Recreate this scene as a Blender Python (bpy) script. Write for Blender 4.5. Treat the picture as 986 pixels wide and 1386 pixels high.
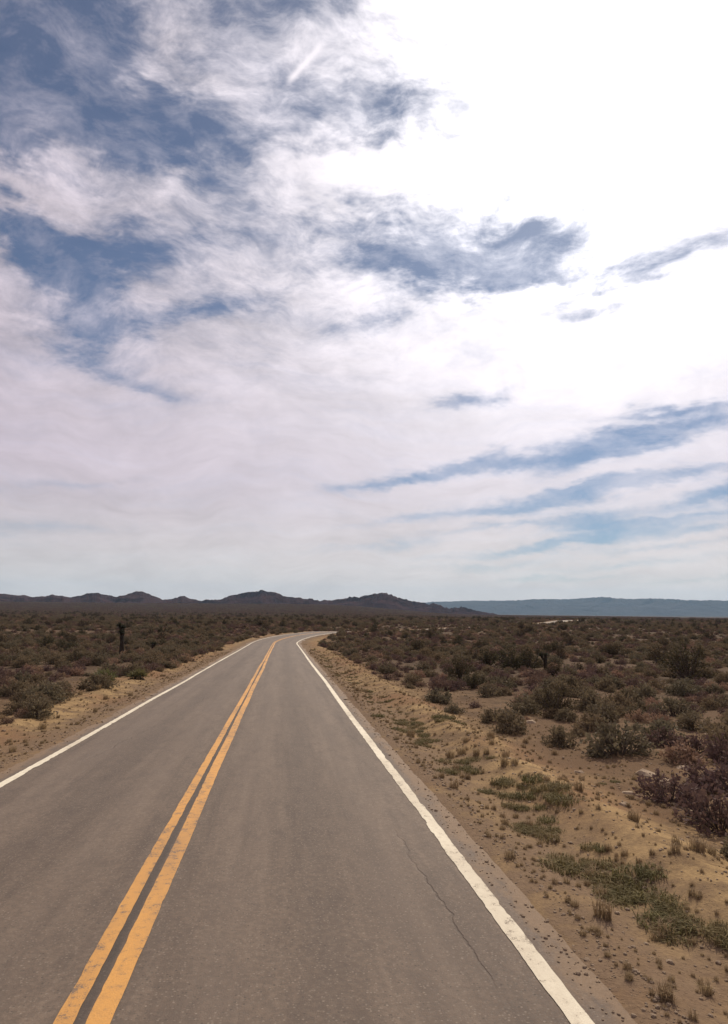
import bpy, math, random
import numpy as np
from mathutils import Matrix, Vector, Euler

scene = bpy.context.scene
COL = scene.collection
for o in list(bpy.data.objects):
    bpy.data.objects.remove(o)

# ------------------------------------------------------------------ camera
PW, PH, F = 986.0, 1386.0, 900.0            # photograph size and focal length in its pixels
CAM_H = 2.6
YAW, PITCH, ROLL = -6.75, 8.4, 0.55
cam_d = bpy.data.cameras.new('camera')
cam = bpy.data.objects.new('camera', cam_d)
COL.objects.link(cam)
cam_d.sensor_fit = 'VERTICAL'
cam_d.angle = 2 * math.atan(PH / 2 / F)
cam_d.clip_start = 0.1
cam_d.clip_end = 60000
CAM_ROT = (Matrix.Rotation(math.radians(YAW), 4, 'Z') @ Matrix.Rotation(math.radians(90 + PITCH), 4, 'X')
           @ Matrix.Rotation(math.radians(ROLL), 4, 'Z'))
cam.matrix_world = Matrix.Translation((0, 0, CAM_H)) @ CAM_ROT
scene.camera = cam


def ray(px, py):
    """unit world direction seen at a pixel of the photograph"""
    v = CAM_ROT.to_3x3() @ Vector(((px - PW / 2) / F, (PH / 2 - py) / F, -1))
    return v.normalized()


# ------------------------------------------------------------------ sun and sky
SUN_DIR = ray(800, 165)
sun_el = math.asin(SUN_DIR.z)
sun_az = math.atan2(SUN_DIR.x, SUN_DIR.y)
sun_d = bpy.data.lights.new('sun', 'SUN')
sun_d.energy = 4.0
sun_d.angle = math.radians(1.5)
sun_d.color = (1.0, 0.89, 0.73)
sun = bpy.data.objects.new('sun', sun_d)
COL.objects.link(sun)
sun.rotation_euler = (-SUN_DIR).to_track_quat('-Z', 'Y').to_euler()
sun.location = (0, 0, 60)

scene.view_settings.view_transform = 'Standard'
scene.view_settings.look = 'None'
scene.view_settings.exposure = 0.0
scene.view_settings.gamma = 1.0
scene.view_settings.use_curve_mapping = False


class NT:
    """small helper to write node trees as expressions"""
    def __init__(self, tree):
        self.t = tree
        self.t.nodes.clear()

    def n(self, kind, **kw):
        nd = self.t.nodes.new(kind)
        for k, v in kw.items():
            setattr(nd, k, v)
        return nd

    def put(self, sock, v):
        if isinstance(v, bpy.types.NodeSocket):
            self.t.links.new(v, sock)
        else:
            sock.default_value = v

    def m(self, op, a, b=None, c=None, clamp=False):
        nd = self.n('ShaderNodeMath', operation=op, use_clamp=clamp)
        self.put(nd.inputs[0], a)
        if b is not None:
            self.put(nd.inputs[1], b)
        if c is not None:
            self.put(nd.inputs[2], c)
        return nd.outputs[0]

    def v(self, op, a, b=None, scale=None):
        nd = self.n('ShaderNodeVectorMath', operation=op)
        self.put(nd.inputs[0], a)
        if b is not None:
            self.put(nd.inputs[1], b)
        if scale is not None:
            self.put(nd.inputs['Scale'], scale)
        return nd.outputs['Value'] if op in ('DOT_PRODUCT', 'LENGTH', 'DISTANCE') else nd.outputs[0]

    def smooth(self, x, lo, hi, a=0.0, b=1.0):
        nd = self.n('ShaderNodeMapRange', interpolation_type='SMOOTHSTEP')
        self.put(nd.inputs[0], x)
        for i, q in zip((1, 2, 3, 4), (lo, hi, a, b)):
            self.put(nd.inputs[i], q)
        return nd.outputs[0]

    def noise(self, vec, scale, detail=4, rough=0.55, dist=0.0, out=0):
        nd = self.n('ShaderNodeTexNoise')
        self.put(nd.inputs['Vector'], vec)
        nd.inputs['Scale'].default_value = scale
        nd.inputs['Detail'].default_value = detail
        nd.inputs['Roughness'].default_value = rough
        nd.inputs['Distortion'].default_value = dist
        return nd.outputs[out]

    def mix(self, fac, a, b, blend='MIX'):
        nd = self.n('ShaderNodeMix', data_type='RGBA', blend_type=blend)
        self.put(nd.inputs[0], fac)
        for s, q in ((nd.inputs[6], a), (nd.inputs[7], b)):
            if isinstance(q, tuple) and len(q) == 3:
                q = q + (1,)
            self.put(s, q)
        return nd.outputs[2]

    def mapping(self, vec, scale=(1, 1, 1), rot=(0, 0, 0), loc=(0, 0, 0)):
        nd = self.n('ShaderNodeMapping')
        self.put(nd.inputs[0], vec)
        nd.inputs['Location'].default_value = loc
        nd.inputs['Rotation'].default_value = rot
        nd.inputs['Scale'].default_value = scale
        return nd.outputs[0]


world = bpy.data.worlds.new('World')
scene.world = world
world.use_nodes = True
world.cycles.sampling_method = 'MANUAL'
world.cycles.sample_map_resolution = 512
W = NT(world.node_tree)


def build_sky():
    D = W.n('ShaderNodeTexCoord').outputs['Generated']
    D = W.v('NORMALIZE', D)
    sep = W.n('ShaderNodeSeparateXYZ')
    W.put(sep.inputs[0], D)
    z = sep.outputs[2]

    def cen(sock):
        return W.v('SUBTRACT', sock, (0.5, 0.5, 0.5))

    def c1(sock):
        return W.m('SUBTRACT', sock, 0.5)
    hi = W.smooth(z, .20, .46)
    # ragged outlines: the direction is stirred by coarse and fine noise, flatter towards the horizon
    flat = (1, 1, 2.6)
    w1 = cen(W.noise(D, 4.0, 3, 0.55, out=1))
    w2 = cen(W.noise(W.mapping(D, flat), 9.0, 4, 0.66, out=1))
    Dw = W.v('ADD', D, W.v('ADD', W.v('SCALE', w1, scale=0.10), W.v('SCALE', w2, scale=0.15)))
    Dw2 = W.v('ADD', D, W.v('SCALE', W.v('MULTIPLY', w2, (1.4, 1.4, .42)), scale=0.10))
    # (x, y, half length, half width, tilt in degrees, strength, thin streak)
    holes = [(200, 150, 430, 260, -12, .66, 0),
             (60, 75, 170, 95, -20, .85, 0), (20, -60, 160, 90, 0, .5, 0), (330, -30, 160, 60, 0, .3, 0),
             (170, 165, 160, 42, -16, .65, 0), (40, 180, 80, 34, -12, .42, 0), (245, 95, 48, 80, 20, -.55, 0),
             (25, 250, 90, 36, -20, -.5, 0), (350, 90, 40, 60, 10, .22, 0),
             (470, 150, 95, 48, 5, .34, 0), (395, 175, 70, 40, 0, .2, 0), (540, 150, 40, 45, 0, .3, 0), (470, 85, 50, 22, 10, -.15, 0),
             (30, 318, 95, 32, -32, .75, 0), (100, 392, 95, 36, -42, .85, 0), (140, 430, 50, 16, 5, .4, 0), (255, 423, 95, 14, 14, .62, 1),
             (240, 330, 110, 32, 24, .40, 0), (180, 350, 40, 14, 10, .3, 1), (140, 480, 80, 18, -25, .30, 0), (190, 522, 70, 10, -15, .42, 1),
             (250, 300, 60, 30, 0, -.2, 0), (480, 225, 85, 45, 0, -.5, 0), (330, 260, 200, 40, 8, -.25, 0),
             (550, 335, 70, 40, 15, .75, 0), (610, 362, 95, 32, -6, .7, 0), (680, 335, 70, 34, 10, .6, 0), (760, 330, 80, 50, 8, .72, 0), (760, 375, 50, 16, 10, .5, 0),
             (890, 352, 85, 20, 18, .62, 1), (850, 375, 55, 10, 16, .4, 1), (800, 428, 45, 9, 14, .45, 1), (770, 415, 30, 6, 20, .25, 1), (500, 432, 55, 14, 24, .55, 1),
             (440, 305, 60, 22, 10, .25, 0), (590, 265, 60, 18, 12, .25, 0),
             (600, 642, 100, 9, 10, .72, 1), (690, 622, 80, 11, 12, .75, 1), (780, 620, 60, 15, 14, .85, 1), (850, 590, 60, 12, 14, .7, 1), (940, 575, 90, 12, 9, .95, 1),
             (920, 553, 110, 7, 7, .75, 1), (760, 672, 105, 11, 10, 1.0, 1), (690, 690, 80, 8, 6, .55, 1),
             (950, 672, 100, 12, 12, 1.1, 1), (870, 715, 110, 9, 10, .95, 1), (800, 735, 60, 6, 6, .5, 1), (960, 715, 70, 6, 8, .6, 1),
             (645, 541, 45, 8, 10, .6, 1), (785, 708, 55, 11, 6, .9, 1), (640, 767, 90, 6, 3, .45, 1), (870, 762, 120, 6, 5, .45, 1),
             (940, 640, 90, 6, 10, .6, 1), (800, 655, 90, 5, 9, .5, 1), (660, 715, 90, 5, 7, .5, 1), (900, 700, 110, 4, 9, .6, 1), (880, 605, 80, 5, 12, .5, 1), (900, 740, 110, 5, 5, .5, 1), (700, 745, 90, 5, 5, .5, 1), (950, 785, 90, 4, 3, .45, 1), (760, 785, 110, 4, 2, .4, 1), (560, 700, 80, 6, 6, .4, 1),
             (520, 740, 80, 6, 4, .4, 1), (530, 655, 80, 7, 8, .35, 1), (60, 715, 120, 7, 0, .3, 1), (90, 655, 120, 6, 2, .22, 1)]
    tot = None
    for (x, y, a, b, ang, s, fine) in holes:
        c = ray(x, y)
        ca, sa = math.cos(math.radians(ang)), math.sin(math.radians(ang))
        p1 = ray(x + 20 * ca, y - 20 * sa)
        p2 = ray(x + 20 * sa, y + 20 * ca)
        u = (p1 - c)
        su = u.length / 20
        u = (u - c * u.dot(c)).normalized()
        vv = (p2 - c)
        sv = vv.length / 20
        vv = (vv - c * vv.dot(c)).normalized()
        wv = u.cross(vv).normalized()
        rot = Matrix((u, wv.cross(u), wv)).transposed().to_euler()
        mp = W.n('ShaderNodeMapping', vector_type='TEXTURE')
        W.put(mp.inputs[0], Dw2 if fine else Dw)
        mp.inputs['Location'].default_value = c
        mp.inputs['Rotation'].default_value = rot
        mp.inputs['Scale'].default_value = (su * a, sv * b, 0.9)
        e = W.v('DOT_PRODUCT', mp.outputs[0], mp.outputs[0])
        tot = W.m('MULTIPLY_ADD', W.m('POWER', 0.45, e), s, 0.0 if tot is None else tot)
    # open sky elsewhere, of the same broken kind (behind and beside the view)
    back = W.smooth(W.v('DOT_PRODUCT', D, tuple(ray(493, 400))), 0.55, 0.8, 1.0, 0.0)
    other = W.smooth(W.noise(Dw, 3.0, 5, 0.6), 0.48, 0.66)
    tot = W.m('ADD', tot, W.m('MULTIPLY', W.m('MULTIPLY', other, back), 0.8))
    # wisps: drawn-out noise and finer shreds
    Ds = W.v('ADD', D, W.v('SCALE', w1, scale=.12))
    fb = c1(W.noise(W.mapping(Ds, (1, 1, 2.0), (0, math.radians(16), 0)), 8.0, 7, 0.64))
    fb2 = c1(W.noise(W.mapping(Ds, (1, 1, 2.4), (0, math.radians(25), 0)), 24.0, 4, 0.66))
    streak = c1(W.noise(W.mapping(Ds, (1, 1, 8.0), (0, math.radians(-7), 0)), 5.5, 6, 0.62))
    wis = W.m('MULTIPLY', W.m('ADD', W.m('MULTIPLY', fb, 1.7), W.m('MULTIPLY', fb2, .7)), W.m('MULTIPLY_ADD', hi, .75, .25))
    val = W.m('ADD', tot, W.m('ADD', W.m('MULTIPLY', wis, W.smooth(tot, .0, .5, .25, 1.0)), W.m('MULTIPLY', streak, W.m('MULTIPLY_ADD', hi, -.5, .95))))
    body = W.m('ADD', 0.90, W.m('ADD', W.m('MULTIPLY', fb, 1.2), W.m('MULTIPLY', fb2, .5)))
    clear = W.m('MULTIPLY', W.smooth(val, -0.12, 1.15), W.m('MINIMUM', W.m('MAXIMUM', body, .25), 1.0))
    # thin contrail
    c = ray(413, 86)
    e1 = ray(440, 56) - ray(386, 116)
    half = e1.length / 2
    e1.normalize()
    n1 = c.cross(e1).normalized()
    du = W.m('DIVIDE', W.v('DOT_PRODUCT', W.v('SUBTRACT', D, tuple(c)), tuple(e1)), half)
    dv = W.m('DIVIDE', W.v('DOT_PRODUCT', D, tuple(n1)), 0.0042)
    trail = W.m('MULTIPLY', W.smooth(W.m('ABSOLUTE', du), 0.6, 1.05, 1, 0), W.m('POWER', 0.37, W.m('MULTIPLY', dv, dv)))
    clear = W.m('MULTIPLY', clear, W.m('SUBTRACT', 1.0, W.m('MULTIPLY', trail, 0.95)))
    # light in the clouds: forward scattering round the hidden sun
    cs = W.v('DOT_PRODUCT', D, tuple(SUN_DIR))
    ang = W.m('ARCCOSINE', W.m('MINIMUM', cs, 1.0))
    g1 = W.m('POWER', 0.37, W.m('POWER', W.m('DIVIDE', ang, 0.30), 2.0))
    g2 = W.m('POWER', 0.37, W.m('POWER', W.m('DIVIDE', ang, 0.62), 2.0))
    tex = W.m('ADD', W.m('MULTIPLY', W.m('ADD', W.m('MULTIPLY', fb, -.9), W.m('MULTIPLY', fb2, -.3)), W.m('MULTIPLY_ADD', hi, .7, .3)), W.m('MULTIPLY', streak, 0.32))
    lum = W.m('ADD', W.m('ADD', W.m('MULTIPLY_ADD', hi, -.07, 0.61), tex), W.m('ADD', W.m('MULTIPLY', g1, 1.0), W.m('MULTIPLY', g2, 0.34)))
    lum = W.m('ADD', lum, W.smooth(z, 0.0, 0.16, 0.15, 0.0))
    lum = W.m('MAXIMUM', lum, 0.3)
    tint = W.mix(W.m('ADD', g2, 0.0, clamp=True), (1.0, 0.858, 0.975), (1.0, 0.975, 1.0))
    tint = W.mix(W.smooth(z, 0.0, 0.22, 0.9, 0.0), tint, (1.0, 0.93, 0.865))
    ccol = W.v('SCALE', tint, scale=lum)
    cb = W.n('ShaderNodeBackground')
    W.put(cb.inputs[0], ccol)
    cb.inputs[1].default_value = 1.0
    sky = W.n('ShaderNodeTexSky', sky_type='NISHITA')
    sky.sun_disc = False
    sky.sun_elevation = sun_el
    sky.sun_rotation = sun_az
    sky.altitude = 800
    sky.air_density = 1.0
    sky.dust_density = 0.3
    sky.ozone_density = 5.0
    sb = W.n('ShaderNodeBackground')
    W.put(sb.inputs[0], sky.outputs[0])
    sb.inputs[1].default_value = 0.058
    ms = W.n('ShaderNodeMixShader')
    W.put(ms.inputs[0], W.m('MULTIPLY', clear, 0.90))
    W.t.links.new(cb.outputs[0], ms.inputs[1])
    W.t.links.new(sb.outputs[0], ms.inputs[2])
    out = W.n('ShaderNodeOutputWorld')
    W.t.links.new(ms.outputs[0], out.inputs[0])


build_sky()

# ------------------------------------------------------------------ materials


def material(name, build, rough=0.9, spec=0.2):
    mat = bpy.data.materials.new(name)
    mat.use_nodes = True
    t = NT(mat.node_tree)
    bsdf = t.n('ShaderNodeBsdfPrincipled')
    out = t.n('ShaderNodeOutputMaterial')
    t.t.links.new(bsdf.outputs[0], out.inputs[0])
    bsdf.inputs['Roughness'].default_value = rough
    bsdf.inputs['Specular IOR Level'].default_value = spec
    build(t, bsdf)
    return mat


def bump(t, bsdf, h, dist, strength=1.0):
    b = t.n('ShaderNodeBump')
    b.inputs['Strength'].default_value = strength
    b.inputs['Distance'].default_value = dist
    t.put(b.inputs['Height'], h)
    t.put(bsdf.inputs['Normal'], b.outputs[0])


def attr(t, name):
    a = t.n('ShaderNodeAttribute')
    a.attribute_name = name
    return a


def m_ground(t, b):
    P = t.n('ShaderNodeTexCoord').outputs['Object']
    verge = attr(t, 'verge').outputs['Fac']
    edge = attr(t, 'edge').outputs['Fac']
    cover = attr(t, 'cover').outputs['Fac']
    n_big = t.noise(P, 0.22, 5, 0.6)
    n_mid = t.noise(P, 1.7, 6, 0.65)
    n_fine = t.noise(P, 22, 4, 0.7)
    vor = t.n('ShaderNodeTexVoronoi')
    t.put(vor.inputs['Vector'], P)
    vor.inputs['Scale'].default_value = 26
    soil = t.mix(t.smooth(n_mid, .35, .68), (.205, .134, .074), (.105, .070, .042))
    soil = t.mix(t.smooth(n_big, .42, .62), soil, (.150, .096, .056))
    sand = t.mix(t.smooth(n_mid, .38, .66), (.365, .250, .122), (.165, .110, .060))
    sand = t.mix(t.smooth(n_big, .45, .66), sand, (.225, .128, .068))
    gravel = t.mix(t.smooth(n_mid, .35, .65), (.155, .108, .072), (.215, .150, .095))
    col = t.mix(verge, soil, sand)
    col = t.mix(t.m('MULTIPLY', edge, t.smooth(n_mid, .2, .6, .35, 1.0)), col, gravel)
    peb = t.mix(vor.outputs['Color'], (.11, .078, .055), (.34, .245, .15))
    pm = t.m('MULTIPLY', t.smooth(vor.outputs['Distance'], .18, .30, 1, 0), t.smooth(n_mid, .35, .6, .2, .75))
    col = t.mix(t.m('MULTIPLY', pm, .7), col, peb)
    col = t.mix(t.smooth(n_fine, .3, .7, .35, 0), col, (.09, .06, .045))
    # scrub too far off to tell apart, its self-shadow darkened into the colour
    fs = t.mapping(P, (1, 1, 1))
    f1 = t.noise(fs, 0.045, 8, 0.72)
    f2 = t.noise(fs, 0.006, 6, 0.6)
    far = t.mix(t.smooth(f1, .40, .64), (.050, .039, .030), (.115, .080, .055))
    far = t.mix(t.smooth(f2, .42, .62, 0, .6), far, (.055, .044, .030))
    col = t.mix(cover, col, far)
    t.put(b.inputs['Base Color'], col)
    h = t.m('ADD', t.m('MULTIPLY', n_fine, .5), t.m('ADD', t.m('MULTIPLY', n_mid, 1.5), t.m('MULTIPLY', pm, .5)))
    bump(t, b, h, 0.03, .8)


def m_asphalt(t, b):
    P = t.n('ShaderNodeTexCoord').outputs['Object']
    T = attr(t, 'across').outputs['Fac']            # metres from the centre line
    S = attr(t, 'along').outputs['Fac']
    def lane(k):                                    # coordinates drawn out along the road
        cv = t.n('ShaderNodeCombineXYZ')
        t.put(cv.inputs[0], T)
        t.put(cv.inputs[1], t.m('MULTIPLY', S, k))
        return cv.outputs[0]
    streak = t.noise(lane(.05), 3.2, 7, .62)
    blot = t.noise(lane(.28), .8, 6, .62)
    blot2 = t.noise(lane(.35), 4.0, 6, .66)
    grit = t.noise(P, 16, 5, .75)
    grain = t.noise(P, 85, 3, .8)
    vor = t.n('ShaderNodeTexVoronoi')
    t.put(vor.inputs['Vector'], P)
    vor.inputs['Scale'].default_value = 34
    col = t.mix(t.smooth(blot, .35, .65), (.178, .132, .096), (.138, .102, .076))
    col = t.mix(t.smooth(streak, .45, .66, 0, .75), col, (.220, .165, .120))
    col = t.mix(t.smooth(streak, .30, .47, .75, 0), col, (.095, .069, .052))
    col = t.mix(t.smooth(blot2, .46, .70, 0, .6), col, (.095, .071, .056))
    col = t.mix(t.smooth(grit, .42, .62, .45, 0), col, (.085, .064, .050))
    # wheel paths, polished and oily
    ta = t.m('ABSOLUTE', T)
    for c0 in (0.85, 2.45):
        d = t.m('DIVIDE', t.m('SUBTRACT', ta, c0), .32)
        g = t.m('POWER', .37, t.m('MULTIPLY', d, d))
        col = t.mix(t.m('MULTIPLY', g, t.smooth(blot, .3, .7, .15, .4)), col, (.195, .150, .115))
    d = t.m('DIVIDE', t.m('SUBTRACT', ta, 1.65), .28)
    col = t.mix(t.m('MULTIPLY', t.m('POWER', .37, t.m('MULTIPLY', d, d)), t.smooth(streak, .35, .6, .1, .45)), col, (.085, .064, .051))
    # stones in the binder
    col = t.mix(t.smooth(vor.outputs['Distance'], .2, .38, .75, 0), col, t.mix(vor.outputs['Color'], (.04, .032, .026), (.31, .25, .19)))
    col = t.mix(t.smooth(grain, .35, .65, .3, 0), col, (.06, .05, .043))
    # dark sealed joint between the two centre stripes
    jd = t.m('DIVIDE', t.m('ADD', T, .022), .055)
    col = t.mix(t.m('MULTIPLY', t.m('POWER', .2, t.m('POWER', jd, 4.0)), t.smooth(blot2, .25, .6, .9, .55)), col, (.052, .042, .036))
    # cracks: warped cell borders, kept to broken stretches
    wv = t.v('SCALE', t.v('SUBTRACT', t.noise(P, 1.1, 5, .6, out=1), (.5, .5, .5)), scale=1.1)
    cr = t.n('ShaderNodeTexVoronoi', feature='DISTANCE_TO_EDGE')
    t.put(cr.inputs['Vector'], t.v('ADD', t.mapping(P, (.36, .045, 1), (0, 0, 0), (.31, .2, 0)), t.v('SCALE', wv, scale=.12)))
    cr.inputs['Scale'].default_value = 1.0
    crack = t.m('MULTIPLY', t.smooth(cr.outputs['Distance'], .0015, .008, 1, 0), t.smooth(blot, .48, .62))
    col = t.mix(t.m('MULTIPLY', crack, .2), col, (.05, .040, .033))
    # sand drifted over the shoulder
    sand = t.smooth(t.m('ADD', ta, t.m('MULTIPLY', t.m('SUBTRACT', blot2, .5), .9)), 3.36, 3.66, 0, 1.0)
    col = t.mix(t.m('MULTIPLY', sand, t.smooth(blot2, .2, .5, .65, 1)), col, t.mix(grit, (.125, .086, .056), (.27, .182, .108)))
    t.put(b.inputs['Base Color'], col)
    t.put(b.inputs['Roughness'], t.smooth(grain, .3, .7, .72, .95))
    h = t.m('ADD', t.m('MULTIPLY_ADD', grit, .8, t.m('MULTIPLY', grain, .8)), t.m('SUBTRACT', t.m('MULTIPLY', blot2, .8), t.m('MULTIPLY', crack, 2.0)))
    bump(t, b, h, 0.006, .8)


def m_paint(colr, wear, dirt):
    def f(t, b):
        P = t.n('ShaderNodeTexCoord').outputs['Object']
        n1 = t.noise(P, 9, 6, .7)
        n2 = t.noise(P, 75, 3, .8)
        n3 = t.noise(t.mapping(P, (1, .25, 1)), 1.6, 6, .66)
        c = t.mix(t.smooth(n3, .38, .68, 0, .65), colr, dirt)
        c = t.mix(t.smooth(n1, .45, .7, 0, .5), c, dirt)
        c = t.mix(t.smooth(n2, .34, .5, .4, 0), c, dirt)
        chips = t.smooth(t.m('ADD', n1, t.m('ADD', t.m('MULTIPLY', t.m('SUBTRACT', n2, .5), .7), t.m('MULTIPLY', t.m('SUBTRACT', n3, .5), .5))), wear, wear + .07)
        c = t.mix(t.m('MULTIPLY', chips, .85), c, (.15, .115, .088))
        t.put(b.inputs['Base Color'], c)
        bump(t, b, n2, .006, .8)
    return f


def m_leaf(c1, c2, c3):
    def f(t, b):
        oi = t.n('ShaderNodeObjectInfo').outputs['Random']
        P = t.n('ShaderNodeTexCoord').outputs['Object']
        n = t.noise(P, 5.0, 3, .6)
        c = t.mix(t.smooth(n, .35, .65), c1, c2)
        c = t.mix(t.m('MULTIPLY', oi, .9), c, c3)
        t.put(b.inputs['Base Color'], c)
        b.inputs['Subsurface Weight'].default_value = 0.0
        # thin leaves pass some light
        tr = t.n('ShaderNodeBsdfTranslucent')
        t.put(tr.inputs[0], c)
        mx = t.n('ShaderNodeMixShader')
        mx.inputs[0].default_value = .28
        out = [q for q in t.t.nodes if q.type == 'OUTPUT_MATERIAL'][0]
        t.t.links.new(b.outputs[0], mx.inputs[1])
        t.t.links.new(tr.outputs[0], mx.inputs[2])
        t.t.links.new(mx.outputs[0], out.inputs[0])
    return f


def m_rocky(c1, c2, scale):
    def f(t, b):
        P = t.n('ShaderNodeTexCoord').outputs['Object']
        n = t.noise(P, scale, 7, .65)
        c = t.mix(t.smooth(n, .35, .65), c1, c2)
        t.put(b.inputs['Base Color'], c)
        bump(t, b, n, .3 / scale, .6)
    return f


def m_stone(t, b):
    P = t.n('ShaderNodeTexCoord').outputs['Object']
    oi = t.n('ShaderNodeObjectInfo').outputs['Random']
    n = t.noise(P, 14, 6, .7)
    c = t.mix(t.smooth(n, .35, .7), (.40, .30, .20), (.26, .19, .13))
    c = t.mix(t.m('MULTIPLY', oi, .6), c, (.27, .19, .125))
    t.put(b.inputs['Base Color'], c)
    bump(t, b, n, .03, .6)


M = {
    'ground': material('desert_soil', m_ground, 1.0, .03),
    'asphalt': material('weathered_asphalt', m_asphalt, .85, .25),
    'yellow': material('yellow_road_paint', m_paint((.60, .305, .080), .58, (.36, .20, .08)), .75, .25),
    'white': material('white_road_paint', m_paint((.72, .66, .51), .64, (.48, .41, .30)), .75, .25),
    'sage': material('sagebrush_leaf', m_leaf((.180, .150, .094), (.108, .092, .058), (.195, .140, .082))),
    'brown': material('burrobrush_leaf', m_leaf((.185, .118, .078), (.110, .070, .058), (.120, .074, .070))),
    'olive': material('creosote_leaf', m_leaf((.080, .070, .034), (.050, .044, .025), (.080, .056, .034))),
    'dry': material('dry_bush_leaf', m_leaf((.33, .225, .140), (.22, .150, .100), (.26, .155, .110))),
    'deadtwig': material('pale_dead_twig', m_rocky((.24, .17, .12), (.15, .105, .075), 20)),
    'green': material('roadside_weed_leaf', m_leaf((.150, .130, .050), (.095, .086, .036), (.185, .140, .065))),
    'straw': material('dry_grass_blade', m_leaf((.34, .25, .135), (.24, .17, .10), (.27, .19, .11)), .85, .2),
    'yucca': material('yucca_leaf', m_leaf((.150, .150, .055), (.105, .110, .045), (.150, .130, .055)), .7, .3),
    'thatch': material('dead_yucca_thatch', m_leaf((.070, .052, .038), (.045, .034, .027), (.055, .042, .03))),
    'darkspike': material('joshua_leaf', m_leaf((.050, .052, .028), (.035, .036, .022), (.045, .042, .025)), .7, .3),
    'twig': material('grey_twig', m_rocky((.150, .112, .088), (.085, .062, .050), 20)),
    'rock': material('desert_stone', m_stone),
    'hill': material('brown_mountain_rock', m_rocky((.062, .036, .036), (.026, .015, .017), .010), 1.0, 0.0),
    'farhill': material('far_mountain_rock', m_rocky((.08, .07, .068), (.06, .053, .052), .002), 1.0, 0.0),
}

# ------------------------------------------------------------------ numeric helpers


def hash2(ix, iy, seed):
    h = (ix.astype(np.int64) * 374761393 + iy.astype(np.int64) * 668265263 + seed * 974711) & 0xffffffff
    h = ((h ^ (h >> 13)) * 1274126177) & 0xffffffff
    return ((h ^ (h >> 16)) & 0xffff) / 65535.0


def vnoise(x, y, seed=0):
    ix, iy = np.floor(x), np.floor(y)
    fx, fy = x - ix, y - iy
    fx = fx * fx * (3 - 2 * fx)
    fy = fy * fy * (3 - 2 * fy)
    a, b = hash2(ix, iy, seed), hash2(ix + 1, iy, seed)
    c, d = hash2(ix, iy + 1, seed), hash2(ix + 1, iy + 1, seed)
    return (a + (b - a) * fx) * (1 - fy) + (c + (d - c) * fx) * fy - 0.5


def fbm(x, y, seed=0, oct=4):
    r, a, f = 0, 1.0, 1.0
    for i in range(oct):
        r = r + a * vnoise(x * f, y * f, seed + i * 17)
        a *= .5
        f *= 2.03
    return r


def sstep(x, a, b):
    t = np.clip((x - a) / (b - a), 0, 1)
    return t * t * (3 - 2 * t)


# ------------------------------------------------------------------ the road's course and the lie of the land
CX, BEND, RAD, TURN = -1.25, 96.0, 120.0, math.radians(35)
P1 = np.array([CX + RAD * (1 - math.cos(TURN)), BEND + RAD * math.sin(TURN)])
D1 = np.array([math.sin(TURN), math.cos(TURN)])
N1 = np.array([math.cos(TURN), -math.sin(TURN)])
S1 = BEND + RAD * TURN
_k = np.array([-4000., -400, -60, 90, 112, 170, 230, 700, 1600, 5000, 15000, 60000])
_sl = np.array([0, -.01, -.0233, -.0233, .006, .006, -.006, -.008, -.006, -.003, -.001, 0])
_ky = np.linspace(-4000, 60000, 128001)
_slope = np.interp(_ky, _k, _sl)
_z = np.cumsum(_slope) * (_ky[1] - _ky[0])
_z -= np.interp(0, _ky, _z)


def base(y):
    return np.interp(y, _ky, _z)


def st(x, y):
    """along / across position relative to the road"""
    vx, vy = x - (CX + RAD), y - BEND
    phi = np.arctan2(vy, -vx)
    ra = np.hypot(vx, vy)
    sA, tA = y, x - CX
    sB, tB = BEND + RAD * phi, RAD - ra
    sC = S1 + (x - P1[0]) * D1[0] + (y - P1[1]) * D1[1]
    tC = (x - P1[0]) * N1[0] + (y - P1[1]) * N1[1]
    s = np.where(y < BEND, sA, np.where(phi < TURN, sB, sC))
    t = np.where(y < BEND, tA, np.where(phi < TURN, tB, tC))
    return s, t


def road_xy(s):
    phi = np.clip((s - BEND) / RAD, 0, TURN)
    x = np.where(s < BEND, CX, np.where(s < S1, CX + RAD * (1 - np.cos(phi)), P1[0] + (s - S1) * D1[0]))
    y = np.where(s < BEND, s, np.where(s < S1, BEND + RAD * np.sin(phi), P1[1] + (s - S1) * D1[1]))
    nx = np.where(s < BEND, 1, np.cos(phi))
    ny = np.where(s < BEND, 0, -np.sin(phi))
    return x, y, nx, ny


def road_z(s):
    x, y, _, _ = road_xy(s)
    return base(y) + 0.85 * sstep(s, 370, 410) * (1 - sstep(s, 480, 520)) - 1.1 * sstep(s, 145, 185) * (1 - sstep(s, 330, 375)) - .6 * sstep(s, 490, 530)


def asph_edge(s, side):
    return 3.86 + .40 * fbm(s * .45, s * 0 + side * 7.3, 5, 5) + .34 * fbm(s * 2.3, s * 0 + side * 3.1, 9, 4)


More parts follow.
